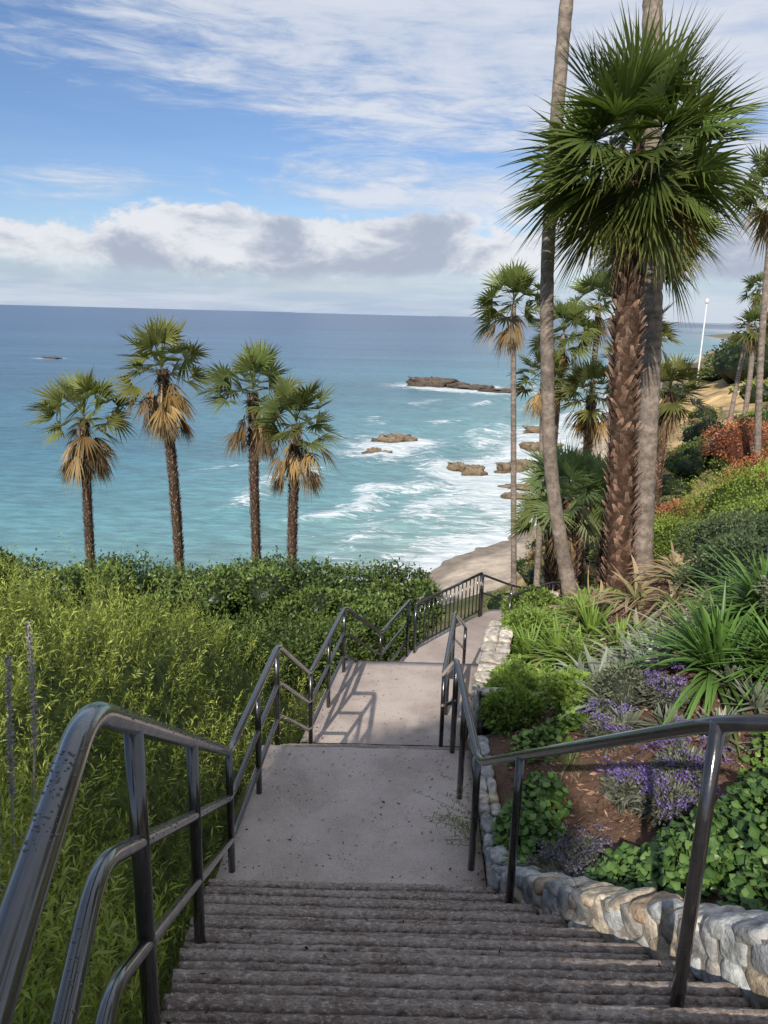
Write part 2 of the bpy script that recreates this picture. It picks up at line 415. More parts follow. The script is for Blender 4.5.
# ------------------------------------------------------------------ railings
BL = np.array([.02, .02, .02])
def rail_set(name, pts, offs, rads, posts, prad=.024):
    par = empty(name); pts = np.array(pts, float)
    for k, (o, r) in enumerate(zip(offs, rads)):
        P = pts.copy(); P[:, 2] += o
        g = Geo(); tube(g, fillet(P, .14, 8), r, BL, 20); g.build(["top_rail", "mid_rail", "bottom_rail"][k], M_steel, par, True)
    for j, (px, py, ztop, zbot) in enumerate(posts):
        g = Geo(); tube(g, [(px, py, zbot-.06), (px, py, (ztop+zbot)/2), (px, py, ztop)], prad, BL, 16)
        g.build("post_%d" % (j+1), M_steel, par, True)
    return par
Lp = [(-.06, -1.4, -.75), (-.23, -.1, -.75), (-.435, .74, -.75), (-.56, 1.33, -.75), (-.965, 4.45, -2.78), (-.88, 6.12, -2.78), (-.74, 7.45, -3.7), (-.475, 9.38, -3.7), (.0, 10.3, -4.45), (.45, 11.65, -4.45)]
def onrail(pts, y):
    p = np.array(pts); return float(np.interp(y, p[:, 1], p[:, 0])), float(np.interp(y, p[:, 1], p[:, 2]))
def mkposts(pts, ysl):
    o = []
    for y in ysl:
        x, z = onrail(pts, y); o.append((x, y, z-.01, float(zs(y))))
    return o
Lset = rail_set("stair_railing", Lp, [0, -.34, -.66], [.0275, .021, .021], mkposts(Lp, [-.3, 1.72, 2.75, 4.42, 5.3, 6.05, 7.5, 8.4, 9.35, 10.3, 11.6]))
g = Geo()
for o, r, n in ((0, .0275, 1300), (-.34, .021, 500)):
    for i in range(n):
        y = random.uniform(.3, 4.3); x, z = onrail(Lp, y); a = random.gauss(0, .65)
        if abs(a) > 1.5: continue
        sl = 0 if y < 1.4 else -.65
        if abs(y-1.33) < .16 or abs(y-.74) < .16: continue
        nz = 1/math.hypot(1, sl)
        N = Vector((math.sin(a), -sl*nz*math.cos(a), nz*math.cos(a)))
        c = Vector((x, y, z+o))+N*(r-.0003)
        rr = random.uniform(.0012, .0036)
        ellip(g, c, (rr, rr, rr*.8), BL, 7, 5, 0)
g.build("rain_drops", M_drop, Lset, True)
Rp = [(1.9, .9, -.72), (1.42, 1.85, -1.02), (1.05, 2.14, -1.19), (.66, 4.42, -2.79), (.64, 5.95, -2.79), (.68, 7.5, -3.7), (.95, 9.3, -3.7), (1.25, 10.6, -4.45)]
Rpost = [(1.055, 2.16, -1.2, -2.25), (.775, 3.72, -2.3, -3.35), (.66, 4.5, -2.8, -3.66), (.65, 5.3, -2.8, -3.66), (.645, 5.95, -2.8, -3.66), (.685, 7.5, -3.7, -4.6), (.80, 8.3, -3.7, -4.6), (.94, 9.25, -3.7, -4.6), (1.25, 10.6, -4.45, -5.2), (1.75, 1.2, -.8, -1.6)]
Rset = rail_set("stair_railing", Rp, [0], [.0255], Rpost)
g = Geo(); tube(g, fillet([(.64, 5.9, -3.15), (.68, 7.5, -4.06), (.95, 9.3, -4.06), (1.25, 10.6, -4.8)], .1), .018, BL, 12); g.build("mid_rail", M_steel, Rset, True)

fence = empty("baluster_fence")
A = np.array([.56, 11.75, -5.4]); B = np.array([1.82, 13.4, -5.4])
for nm, dz, r in (("top_rail", .85, .026), ("bottom_rail", .12, .018)):
    g = Geo(); tube(g, [A+[0, 0, dz], (A+B)/2+[0, 0, dz], B+[0, 0, dz]], r, BL, 12); g.build(nm, M_steel, fence, True)
g = Geo()
for i in range(17):
    p = A+(B-A)*i/16; rr = .026 if i % 16 == 0 else .012
    tube(g, [p+[0, 0, -.02 if i % 16 == 0 else .12], p+[0, 0, .85]], rr, BL, 8)
g.build("balusters", M_steel, fence, True)
Fp = [(1.86, 13.45, -4.6), (2.6, 14.6, -5.2), (3.6, 15.9, -5.8), (4.8, 18, -6.7)]
rail_set("path_railing", Fp, [0, -.35], [.022, .018], [(x, y, z, z-.9) for x, y, z in Fp], .02)
Fp2 = [(2.2, 12.4, -4.6), (3.1, 13.2, -4.62), (4.6, 14.6, -5.3), (6, 16.2, -6)]
rail_set("path_railing", Fp2, [0, -.35], [.022, .018], [(x, y, z, z-.9) for x, y, z in Fp2], .02)

# ------------------------------------------------------------------ stone walls
PAL = [(.44, .41, .37), (.36, .36, .35), (.48, .42, .34), (.42, .31, .21), (.54, .50, .44), (.26, .26, .25), (.46, .39, .30), (.40, .41, .41), (.50, .41, .29), (.41, .42, .41)]
def stone_wall(name, ya, yb, h, off, thick=.24, size=.17, course=.14, capc=None):
    par = empty(name)
    yy = np.arange(ya, yb+.001, .1); cx = xr(yy)+off+thick/2; zb = zs(yy)
    g = Geo()
    Xc = np.stack([cx-thick/2+.022, cx-thick/2+.022, cx+thick/2-.02, cx+thick/2-.02], 1); Yc = np.repeat(yy[:, None], 4, 1)
    Zc = np.stack([zb-.35, zb+h-.014, zb+h-.014, zb-.35], 1)
    grid(g, Xc, Yc, Zc, np.array([.3, .3, .3])); g.build("mortar_core", M_mortar, par)
    g = Geo(); sd = 0
    def st(c, r, ang, pitch, col):
        nonlocal sd; sd += 1
        nu, nv = 24, 17
        u = np.linspace(0, 2*np.pi, nu+1); v = np.concatenate([[-np.pi/2+1e-6], np.linspace(-np.pi/2+.05, np.pi/2-.05, nv-2), [np.pi/2-1e-6]]); U, Vv = np.meshgrid(u, v)
        sq = lambda a, e: np.sign(a)*np.abs(a)**e
        e = .6
        x = sq(np.cos(Vv), e)*sq(np.cos(U), e); y = sq(np.cos(Vv), e)*sq(np.sin(U), e); z = sq(np.sin(Vv), e)
        ph = sd*1.7
        x2 = x*(1+.06*np.sin(2*y+ph)); y2 = y*(1+.22*np.sin(2.2*z+ph)+.12*np.sin(3*x+ph)); z2 = z*(1+.24*np.sin(2.1*y+ph*1.3))
        k = 1+.045*np.sin(6*x+ph)*np.cos(5*y+ph)+.03*np.sin(9*y+2*ph+4*z)
        x, y, z = x2*k*r[0], y2*k*r[1], z2*k*r[2]
        y, z = y*math.cos(pitch)-z*math.sin(pitch), y*math.sin(pitch)+z*math.cos(pitch)
        X_ = c[0]+x*math.cos(ang)-y*math.sin(ang); Y_ = c[1]+x*math.sin(ang)+y*math.cos(ang)
        grid(g, X_, Y_, c[2]+z, np.array(col))
    courses = max(1, int(round(h/course)))
    for ci in range(courses):
        y = ya + random.random()*.05
        while y < yb:
            w = size*random.uniform(.45, 1.15)
            ym = y+w/2; ang = math.atan2(float(xr(ym+.1)-xr(ym-.1)), .2); pit = math.atan2(float(zs(ym+.1)-zs(ym-.1)), .2)
            zc = zs(ym)+h*(ci+.5)/courses-.01
            col = np.array(random.choice(PAL))*random.uniform(.7, 1.15)
            st((float(xr(ym))+off+.045, ym, zc+random.uniform(-.018, .018)), (.040, w*.48, h/courses*.5*random.uniform(.85, 1.1)), -ang, pit*.9+random.gauss(0, .16), col)
            y += w*math.cos(pit)*math.cos(ang)*1.03
    y = ya
    while y < yb:
        w = size*random.uniform(.55, 1.25); ym = y+w/2; ang = math.atan2(float(xr(ym+.1)-xr(ym-.1)), .2); pit = math.atan2(float(zs(ym+.1)-zs(ym-.1)), .2)
        for sidek in ((-.24, .26), (.26, .24)) if random.random() < .55 else ((0, .47),):
            col = np.array(random.choice(capc or PAL))*random.uniform(.8, 1.15)
            st((float(xr(ym))+off+thick*(.5+sidek[0]), ym+random.uniform(-.02, .02), zs(ym)+h-.01+random.uniform(-.012, .01)), (thick*sidek[1], w*.48, .04), -ang+random.gauss(0, .1), pit, col)
        y += w*math.cos(pit)*math.cos(ang)*1.03
    g.build("stones", M_stone, par, True)
stone_wall("stone_wall", .6, 4.25, .27, .0, .27, .19, .13)
stone_wall("stone_wall", 6.4, 13.0, .60, .06, .36, .27, .19, [(.50, .44, .37), (.55, .49, .42), (.46, .41, .36)])
stone_wall("stone_kerb", 4.3, 6.3, .10, .0, .16, .16)

# ------------------------------------------------------------------ foliage masses
def field_bush(name, x0, x1, y0, y1, T, inside, N, col_lo, col_hi, L, W, mode, mat=M_leaf, core=(.012, .02, .006), dz=.22, step=.12, yl=6.):
    par = empty(name)
    xs = np.arange(x0, x1, step); ys = np.arange(y0, y1, step); X, Y = np.meshgrid(xs, ys)
    Zt = T(X, Y)-dz; ins = inside(X, Y)
    Zc = np.where(ins, Zt, np.minimum(Zt, H(X, Y)-.3))
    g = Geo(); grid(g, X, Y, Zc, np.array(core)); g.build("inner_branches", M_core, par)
    g = Geo()
    px = rng.uniform(x0, x1, N*14); py = rng.uniform(y0, y1, N*14)
    e = .1
    nx = -(T(px+e, py)-T(px-e, py))/(2*e); ny = -(T(px, py+e)-T(px, py-e))/(2*e)
    p = np.sqrt(1+nx**2+ny**2)*np.clip((yl/np.hypot(px, py))**1.3, .3, 3.5)
    p = np.clip(p, 0, 9)/9
    k = inside(px, py) & (rng.random(len(px)) < p)
    px, py, nx, ny = px[k][:N], py[k][:N], nx[k][:N], ny[k][:N]
    pz = T(px, py)
    nn = nrm(np.stack([nx, ny, np.ones_like(nx)], 1))
    n = len(px)
    if mode == 'shoot':
        M = 30
        base = np.stack([px, py, pz], 1)-nn*rng.uniform(.15, .5, (n, 1))
        sd = nrm(nn*.4+np.array([0, 0, .9])+rng.normal(size=(n, 3))*.28)
        Ls = rng.uniform(.3, .7, n)*np.where(rng.random(n) < .12, 1.35, 1.)
        straps(g, base, sd, Ls, .004, .05, np.array([.16, .17, .06]), np.array([.25, .30, .08]), 2)
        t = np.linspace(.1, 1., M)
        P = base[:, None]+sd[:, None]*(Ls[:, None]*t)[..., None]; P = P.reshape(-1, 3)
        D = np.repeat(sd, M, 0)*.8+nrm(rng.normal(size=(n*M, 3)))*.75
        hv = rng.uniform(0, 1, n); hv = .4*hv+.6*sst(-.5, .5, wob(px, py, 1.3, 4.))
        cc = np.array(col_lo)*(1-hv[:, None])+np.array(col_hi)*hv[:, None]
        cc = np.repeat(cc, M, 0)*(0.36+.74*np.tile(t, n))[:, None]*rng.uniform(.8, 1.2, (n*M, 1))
        leaves(g, P, D, rng.uniform(.6, 1.3, n*M)*L, rng.uniform(.8, 1.2, n*M)*W, cc, .1)
    else:
        M = 8
        cl = np.stack([px, py, pz], 1)-nn*rng.exponential(.09, (n, 1))+nn*np.clip(rng.normal(size=(n, 1))*.1, 0, 1)
        P = np.repeat(cl, M, 0)+rng.normal(size=(n*M, 3))*L*.8
        D = np.repeat(nn, M, 0)*.6+np.array([0, 0, .35])+rng.normal(size=(n*M, 3))*.6
        hv = .45*rng.uniform(0, 1, n)+.55*sst(-.5, .5, wob(px*1.5, py*1.5, 1.7, 4.))
        cc = np.repeat(np.array(col_lo)*(1-hv[:, None])+np.array(col_hi)*hv[:, None], M, 0)*rng.uniform(.7, 1.3, (n*M, 1))
        leaves(g, P, D, rng.uniform(.7, 1.3, n*M)*L, rng.uniform(.8, 1.2, n*M)*W, cc, .15)
    g.build("foliage", mat, par)

def T1(x, y):
    lump = .30*wob(x, y, .9, .5)+.24*wob(x, y, 2.1, 1.)+.10*wob(x, y, 4.5, 3.)
    top = -1.9-.29*(np.maximum(y, 2.2)-3)+.17*np.clip(-x-2.7, -1.5, 5)+lump
    k = sst(-.1, 1.2, xl(y)-.12-x)
    edge = zs(y)-.15
    back = sst(8.6, 10.6, y+.7*wob(x, y*.3, 1.0, 2.))
    return (edge*(1-k)+top*k)*(1-back)+(-6.2)*back
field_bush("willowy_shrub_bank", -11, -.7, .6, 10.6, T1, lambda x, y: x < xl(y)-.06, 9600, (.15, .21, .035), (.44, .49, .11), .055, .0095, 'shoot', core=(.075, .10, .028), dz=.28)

def T2(x, y):
    c = -5.25+.42*wob(x, y, .62, 2.)+.28*wob(x, y, 1.7, 1.)+.12*wob(x, y, 4., 1.)
    prof = np.sqrt(np.clip(1-((y-14.3)/2.3)**2, 0, 1))
    return -7.4+(c+7.4)*prof**.7
field_bush("hedge", -15, .9, 12.0, 16.6, T2, lambda x, y: (x < xl(y)-.35) & (np.abs(y-14.3) < 2.25), 8500, (.03, .055, .018), (.13, .19, .05), .085, .045, 'leaf', M_leafw, core=(.02, .035, .012), yl=14)
def T3(x, y):
    return -4.7-.16*(y-9.5)+.32*wob(x, y, 1.2, 3.)+.16*wob(x, y, 3.0)-1.0*(1-sst(.1, .9, xl(y)-x))
field_bush("shrub_bank", -9, .7, 9.4, 12.6, T3, lambda x, y: x < xl(y)-.15, 4800, (.035, .06, .015), (.15, .21, .05), .075, .035, 'leaf', core=(.025, .04, .013), yl=11)

def shrub(g, c, r, N, L, W, lo, hi, core=(.02, .032, .01), seed=0.):
    c = np.array(c, float); r = np.array(r, float)
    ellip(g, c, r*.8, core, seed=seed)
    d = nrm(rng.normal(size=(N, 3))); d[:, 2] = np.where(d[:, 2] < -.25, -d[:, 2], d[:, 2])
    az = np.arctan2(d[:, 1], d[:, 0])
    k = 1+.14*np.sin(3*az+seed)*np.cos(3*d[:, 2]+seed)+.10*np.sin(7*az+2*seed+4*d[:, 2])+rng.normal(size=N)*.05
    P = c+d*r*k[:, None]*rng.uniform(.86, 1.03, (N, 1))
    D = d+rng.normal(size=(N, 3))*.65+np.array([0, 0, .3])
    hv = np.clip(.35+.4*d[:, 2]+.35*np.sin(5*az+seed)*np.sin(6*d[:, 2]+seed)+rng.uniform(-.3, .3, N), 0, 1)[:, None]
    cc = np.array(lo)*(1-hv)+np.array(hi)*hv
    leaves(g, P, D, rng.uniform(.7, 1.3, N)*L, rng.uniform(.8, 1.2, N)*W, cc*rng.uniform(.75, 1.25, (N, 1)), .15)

for (x, y, z, r) in [(-5.6, 13.6, -5.2, .9), (-2.7, 13.4, -5.2, 1.0), (-.5, 13.2, -5.45, .85), (-1.6, 12.6, -5.5, .7), (.35, 14.2, -5.4, .75), (-8.3, 14, -5.15, 1.0), (-3.9, 13.0, -5.5, .6), (-6.9, 13.2, -5.5, .7), (-10.8, 14, -5.2, .9)]:
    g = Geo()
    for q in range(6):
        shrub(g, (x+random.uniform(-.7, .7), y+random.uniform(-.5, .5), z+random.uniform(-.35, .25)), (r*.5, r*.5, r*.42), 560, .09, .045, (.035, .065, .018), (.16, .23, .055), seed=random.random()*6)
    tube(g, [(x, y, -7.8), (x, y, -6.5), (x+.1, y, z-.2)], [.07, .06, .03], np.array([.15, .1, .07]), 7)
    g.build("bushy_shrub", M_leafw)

# ------------------------------------------------------------------ palms
def fan_leaf(g, o, d, Lp_, Ls, ns, col, spread=1.75, droop=.18, cup=1.):
    d = nrm(d)
    g_col = col*.9+np.array([.06, .06, .01])
    straps(g, [o], [d], Lp_, .05*Ls/.8, .10, g_col, g_col, 3, [1, .7, .6, .5])
    tip = o+d*Lp_-np.array([0, 0, .10*Lp_])
    ax = nrm(d+np.array([0, 0, -.22])*random.uniform(.3, 1.3))
    sd = np.cross(ax, [0, 0, 1.]); sd = nrm(sd if np.linalg.norm(sd) > .1 else np.array([1., 0, 0]))
    up = np.cross(sd, ax); ro = random.gauss(0, .55); sd2 = sd*math.cos(ro)+up*math.sin(ro); n = np.cross(sd2, ax)
    ph = np.linspace(-spread, spread, ns)+rng.normal(size=ns)*.03
    D = np.cos(ph)[:, None]*ax+np.sin(ph)[:, None]*sd2+n*((.10+.22*np.abs(np.sin(ph)))*cup)[:, None]
    L = Ls*(.72+.28*np.cos(ph*.8))*rng.uniform(.86, 1.1, ns)
    W = Ls*.5*(2*spread/ns)*1.0
    T = np.tile(tip, (ns, 1))
    side = nrm(-np.sin(ph)[:, None]*ax+np.cos(ph)[:, None]*sd2)
    c0 = (col*1.1)*rng.uniform(.85, 1.15, (ns, 1)); c1 = (col*.85+np.array([.08, .07, .02]))*rng.uniform(.8, 1.2, (ns, 1))
    straps(g, T, D, L, W, droop*rng.uniform(.5, 1.8, ns), c0, c1, 5, [.06, .48, .85, .72, .28, .02], side, .45)

def fan_palm(name, bx, by, top, r0, r1, R, nleaf, seed, mids=None, style='boot', dead=8, ns=22, col=(.055, .095, .022), elmin=-40, pet=.5, fan=.55, droop=(.10, .25), clumps=None, tcol=(.23, .135, .09), ept=.85, deadL=.36):
    random.seed(seed)
    par = empty(name)
    bz = Hf(bx, by)-.25
    pts = np.array([(bx, by, bz)]+(mids or [])+[tuple(top)], float)
    zz = np.linspace(bz, top[2]-.12*R, 40)
    if mids:
        from_x = np.interp(zz, pts[:, 2], pts[:, 0]); from_y = np.interp(zz, pts[:, 2], pts[:, 1])
        ker = np.array([1, 2, 3, 2, 1])/9
        for _ in range(3):
            from_x[2:-2] = np.convolve(from_x, ker, 'valid'); from_y[2:-2] = np.convolve(from_y, ker, 'valid')
    else:
        t = np.linspace(0, 1, 40); bow = .15*math.sin(seed*2.)*np.sin(t*np.pi)
        from_x = bx+(top[0]-bx)*t+bow; from_y = by+(top[1]-by)*t
    path = np.stack([from_x, from_y, zz], 1)
    t = np.linspace(0, 1, 40); rad = r0+(r1-r0)*t+r0*.45*np.exp(-t*22)
    if style == 'grey':
        n = 160; tt = np.linspace(0, 1, n); pp = np.stack([np.interp(tt, t, path[:, i]) for i in range(3)], 1)
        rr = np.interp(tt, t, rad)*(1+.035*np.sin(np.arange(n)*2.2)+.02*rng.normal(size=n))
        cc = np.array([.24, .195, .16])*(.7+.5*rng.random((n, 1)))
        g = Geo(); tube(g, pp, rr, cc, 16); g.build("trunk", M_bark, par, True)
    else:
        g = Geo(); tube(g, path, rad*.92, np.array([.07, .04, .025]), 14)
        Ht = zz[-1]-bz; bw = r0*.62; rows = int(Ht/(bw*.62)); per = 9
        P = []; D = []; S = []; cs = []; ls = []
        for i in range(rows):
            f = i/rows; c = np.array([np.interp(f, t, path[:, q]) for q in range(3)]); rr = float(np.interp(f, t, rad))
            for j in range(per):
                if random.random() < .08: continue
                a = 2*np.pi*(j+.5*(i % 2))/per+random.gauss(0, .09)
                o = np.array([math.cos(a), math.sin(a), 0]); tg = np.array([-math.sin(a), math.cos(a), 0])
                P.append(c+o*rr*.86+[0, 0, random.gauss(0, .012)]); D.append(np.array([0, 0, 1.])*.8+o*random.uniform(.3, .75)+tg*random.choice([-.4, .4])); S.append(tg)
                cs.append(np.array(tcol)*random.uniform(.5, 1.7)); ls.append(1+(.8*random.random() if f > .8 else 0))
        cs = np.array(cs)
        straps(g, P, D, rng.uniform(.7, 1.3, len(P))*bw*1.25*np.array(ls), bw*.8, -.05, cs*.8, cs*1.3+.05, 2, [1, .75, .4], np.array(S), .25)
        g.build("trunk", M_bark, par)
    g = Geo(); top = np.array(top, float); col = np.array(col)
    ga = 2.39996
    for i in range(nleaf):
        u = (i+.5)/nleaf; el = math.radians(86+(elmin-86)*u**ept+random.gauss(0, 8)); az = i*ga+random.gauss(0, .3)
        d = np.array([math.cos(az)*math.cos(el), math.sin(az)*math.cos(el), math.sin(el)])
        c = col*(1.3-.45*u)+np.array([.06, .04, 0])*max(0, u-.7)*3.3*random.random()
        k = .78+.24*math.sin(min(u*2.2, 1.57))
        fan_leaf(g, top+np.array([0, 0, -.25*u*R*.5]), d, R*pet*k*random.uniform(.65, 1.15), R*fan*random.uniform(.82, 1.1)*(.7 if u < .08 else 1), ns, c*random.uniform(.65, 1.35), 1.8 if u > .1 else .7, droop[0]+droop[1]*u*random.random())
    if dead:
        g2 = Geo()
        for i in range(dead):
            f = i/dead
            el = math.radians(random.uniform(-88, -58)+25*(f < .25)); az = random.random()*6.28
            d = np.array([math.cos(az)*math.cos(el), math.sin(az)*math.cos(el), math.sin(el)])
            c = np.array(random.choice([(.32, .19, .08), (.24, .145, .075), (.42, .27, .11), (.17, .12, .08)]))*random.uniform(.6, 1.15)
            fan_leaf(g2, top+np.array([0, 0, -.12*R-.1*R*random.random()]), d, R*deadL*random.uniform(.5, 1.1), R*.42*random.uniform(.7, 1.1), max(10, ns//2), c, random.uniform(.4, 1.1), .5)
        for (az, dz, n) in (clumps or []):
            d0 = np.array([math.cos(az), math.sin(az), 0])
            for j in range(n):
                d = d0*.35+np.array([random.gauss(0, .12), random.gauss(0, .12), -1])
                c = np.array([.17, .115, .08])*random.uniform(.6, 1.3)
                fan_leaf(g2, top+d0*R*.16+np.array([0, 0, dz]), d, R*.25, R*.36, 12, c, .7, .3)
        g2.build("dead_frond_skirt", M_palm, par)
    g.build("crown", M_palm, par)
    return par

LK = dict(ns=18, elmin=-20, pet=.52, fan=.46, droop=(.05, .26), tcol=(.20, .145, .11), deadL=.5)
fan_palm("fan_palm", -11.2, 28, (-11.05, 28, -3.7), .15, .17, 2.25, 32, 3, dead=26, col=(.13, .155, .045), clumps=[(3.0, -1.2, 10), (-.3, -1.1, 7)], **LK)
fan_palm("fan_palm", -7.8, 28, (-8.1, 28, -1.85), .165, .19, 2.25, 34, 4, dead=30, col=(.13, .155, .045), clumps=[(-1.2, -1.3, 11), (.3, -1.5, 8), (2.8, -1.2, 6)], **LK)
fan_palm("fan_palm", -4.66, 28, (-4.85, 28, -2.6), .155, .18, 2.25, 34, 5, dead=18, col=(.095, .135, .042), clumps=[(-.6, -1.2, 8), (2.8, -1.1, 4)], **LK)
fan_palm("fan_palm", -3.2, 26, (-3.05, 26, -3.45), .155, .17, 2.05, 32, 6, dead=24, col=(.10, .135, .042), clumps=[(-.4, -1.3, 11), (3.3, -1.4, 8)], **LK)
fan_palm("fan_palm", 3.76, 11.4, (3.30, 11.4, 2.42), .215, .165, 1.95, 78, 8, dead=3, ns=34, col=(.072, .12, .03), elmin=-62, pet=.42, fan=.54, droop=(.05, .22), ept=.85)
fan_palm("tall_fan_palm", 4.75, 13.4, (3.55, 13.4, 8.9), .175, .14, 1.7, 34, 9, mids=[(4.45, 13.4, 0.), (3.9, 13.4, 4.75)], style='grey', dead=8, ns=18)
fan_palm("tall_fan_palm", 3.5, 13, (2.75, 13, 9.4), .12, .095, 1.7, 32, 10, mids=[(2.83, 13, -2.7), (2.5, 13, .74), (2.5, 13, 4.57)], style='grey', dead=6, ns=16)
MK = dict(elmin=-25, pet=.5, fan=.48, droop=(.06, .28), deadL=.45)
fan_palm("fan_palm", 5.3, 15.2, (4.85, 15.2, 2.0), .14, .13, 1.6, 48, 31, style='grey', dead=0, ns=26, col=(.07, .115, .03), elmin=-60, pet=.45, fan=.52, droop=(.1, .3))
fan_palm("fan_palm", 5.4, 29, (4.5, 29, .7), .12, .10, 1.85, 36, 11, style='grey', dead=18, ns=16, col=(.10, .14, .04), **MK)
fan_palm("fan_palm", 7.6, 33, (7.3, 33, -.4), .13, .12, 1.9, 32, 12, style='grey', dead=20, ns=16, col=(.10, .14, .04), **MK)
fan_palm("fan_palm", 8.8, 34, (8.9, 34, .9), .14, .12, 1.9, 32, 13, style='grey', dead=14, ns=16, col=(.10, .14, .04), **MK)
fan_palm("fan_palm", 8.0, 30, (7.9, 30, -2.6), .18, .16, 1.9, 30, 14, dead=28, ns=16, col=(.15, .16, .05), **MK)
fan_palm("fan_palm", 11.0, 30, (10.9, 30, -2.4), .18, .16, 1.9, 30, 15, dead=28, ns=16, col=(.15, .16, .05), **MK)
fan_palm("fan_palm", 6.6, 31, (6.2, 31, -2.1), .14, .13, 1.7, 28, 16, style='grey', dead=24, ns=14, col=(.13, .15, .045), **MK)
fan_palm("fan_palm", 9.6, 31, (9.5, 31, -1.5), .16, .14, 1.7, 28, 26, style='grey', dead=24, ns=14, col=(.15, .15, .045), **MK)
fan_palm("fan_palm", 4.6, 18, (4.45, 18, -4.0), .2, .2, 1.75, 40, 17, dead=3, ns=22, col=(.11, .17, .07), elmin=-20, pet=.5, fan=.48, droop=(.06, .22))
fan_palm("fan_palm", 6.2, 20, (6.1, 20, -4.4), .2, .2, 1.5, 34, 27, dead=3, ns=18, col=(.10, .16, .055), elmin=-15, pet=.5, fan=.48, droop=(.06, .2))
fan_palm("fan_palm", 5.2, 22, (5.1, 22, -5.6), .2, .2, 1.5, 34, 28, dead=3, ns=18, col=(.10, .15, .05), elmin=-15, pet=.5, fan=.48, droop=(.06, .2))
fan_palm("fan_palm", 14.8, 30, (13.85, 30, 4.9), .13, .11, 2.0, 34, 18, style='grey', dead=16, ns=16, col=(.09, .125, .04), **MK)
fan_palm("tall_fan_palm", 15, 16, (7.5, 16, 7.3), .14, .11, 1.5, 24, 19, style='grey', dead=26, ns=16)
fan_palm("fan_palm", 27.8, 60, (27.6, 60, 0.0), .2, .18, 2.1, 26, 20, style='grey', dead=10, ns=12, col=(.08, .11, .035))
fan_palm("fan_palm", 28.5, 64, (29.4, 64, 2.9), .18, .16, 1.7, 24, 21, style='grey', dead=8, ns=12, col=(.08, .11, .035))
fan_palm("fan_palm", 12.5, 38, (12.4, 38, -.3), .15, .13, 1.9, 28, 23, style='grey', dead=20, ns=14, col=(.12, .14, .045), **MK)

# ------------------------------------------------------------------ hillside vegetation
random.seed(5)
g = Geo()
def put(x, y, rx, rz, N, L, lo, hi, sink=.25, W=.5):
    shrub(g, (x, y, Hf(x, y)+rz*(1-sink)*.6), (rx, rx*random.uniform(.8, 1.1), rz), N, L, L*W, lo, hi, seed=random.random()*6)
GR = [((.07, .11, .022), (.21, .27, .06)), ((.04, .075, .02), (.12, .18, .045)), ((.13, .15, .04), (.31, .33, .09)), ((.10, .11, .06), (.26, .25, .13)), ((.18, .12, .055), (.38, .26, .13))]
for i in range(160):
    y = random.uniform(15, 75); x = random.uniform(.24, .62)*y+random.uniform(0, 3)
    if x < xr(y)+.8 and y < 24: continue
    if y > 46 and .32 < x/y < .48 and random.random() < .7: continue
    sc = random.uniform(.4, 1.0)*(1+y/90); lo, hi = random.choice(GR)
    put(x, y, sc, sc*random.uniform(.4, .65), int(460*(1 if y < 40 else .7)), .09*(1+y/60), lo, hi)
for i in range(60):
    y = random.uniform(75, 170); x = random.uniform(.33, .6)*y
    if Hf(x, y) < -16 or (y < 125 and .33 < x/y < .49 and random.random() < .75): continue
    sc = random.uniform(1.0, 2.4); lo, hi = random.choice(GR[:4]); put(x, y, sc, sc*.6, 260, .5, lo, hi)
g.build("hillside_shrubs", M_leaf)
g = Geo()
for i in range(60):
    y = random.uniform(22, 46); x = random.uniform(.13, .30)*y+1.6
    if Hf(x, y) < -17: continue
    sc = random.uniform(.5, 1.2); lo, hi = random.choice(GR); put(x, y, sc, sc*.7, 380, .15, lo, hi)
g.build("coastal_brush", M_leaf)
g = Geo()
for i in range(40):
    y = random.uniform(98, 150); x = y*random.uniform(.44, .60); sc = random.uniform(1.8, 3.8)
    shrub(g, (x, y, Hf(x, y)+sc*.7), (sc*1.1, sc*1.1, sc*.9), 420, .55, .3, (.025, .05, .022), (.09, .125, .05), seed=random.random()*6)
g.build("distant_trees", M_leaf)

def one(name, x, y, rx, rz, N, L, lo, hi, W=.5, mat=M_leaf, sink=.25, dz=0.):
    g = Geo(); shrub(g, (x, y, Hf(x, y)+rz*(1-sink)*.6+dz), (rx, rx, rz), N, L, L*W, lo, hi, core=tuple(np.array(lo)*.5), seed=random.random()*6); return g.build(name, mat)
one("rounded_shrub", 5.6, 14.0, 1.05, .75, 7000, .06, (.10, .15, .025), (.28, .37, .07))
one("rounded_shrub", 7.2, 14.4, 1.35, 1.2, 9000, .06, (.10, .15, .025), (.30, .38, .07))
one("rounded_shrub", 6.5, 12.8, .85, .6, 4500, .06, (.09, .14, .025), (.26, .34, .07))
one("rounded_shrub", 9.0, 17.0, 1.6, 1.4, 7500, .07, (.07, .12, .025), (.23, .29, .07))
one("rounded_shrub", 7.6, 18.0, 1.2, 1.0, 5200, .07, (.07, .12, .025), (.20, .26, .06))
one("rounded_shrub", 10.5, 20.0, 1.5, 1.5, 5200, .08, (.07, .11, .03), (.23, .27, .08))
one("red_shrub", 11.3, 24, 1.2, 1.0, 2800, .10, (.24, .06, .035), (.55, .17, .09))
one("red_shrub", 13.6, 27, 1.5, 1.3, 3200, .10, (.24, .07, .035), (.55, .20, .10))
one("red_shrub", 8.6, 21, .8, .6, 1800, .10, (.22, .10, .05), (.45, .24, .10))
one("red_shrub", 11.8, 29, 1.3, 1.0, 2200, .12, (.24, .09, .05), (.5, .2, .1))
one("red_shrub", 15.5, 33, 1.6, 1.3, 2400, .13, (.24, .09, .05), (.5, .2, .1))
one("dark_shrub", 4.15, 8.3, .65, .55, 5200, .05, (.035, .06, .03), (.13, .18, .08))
one("dark_shrub", 4.9, 10.2, .75, .55, 4600, .05, (.05, .07, .035), (.15, .20, .09))
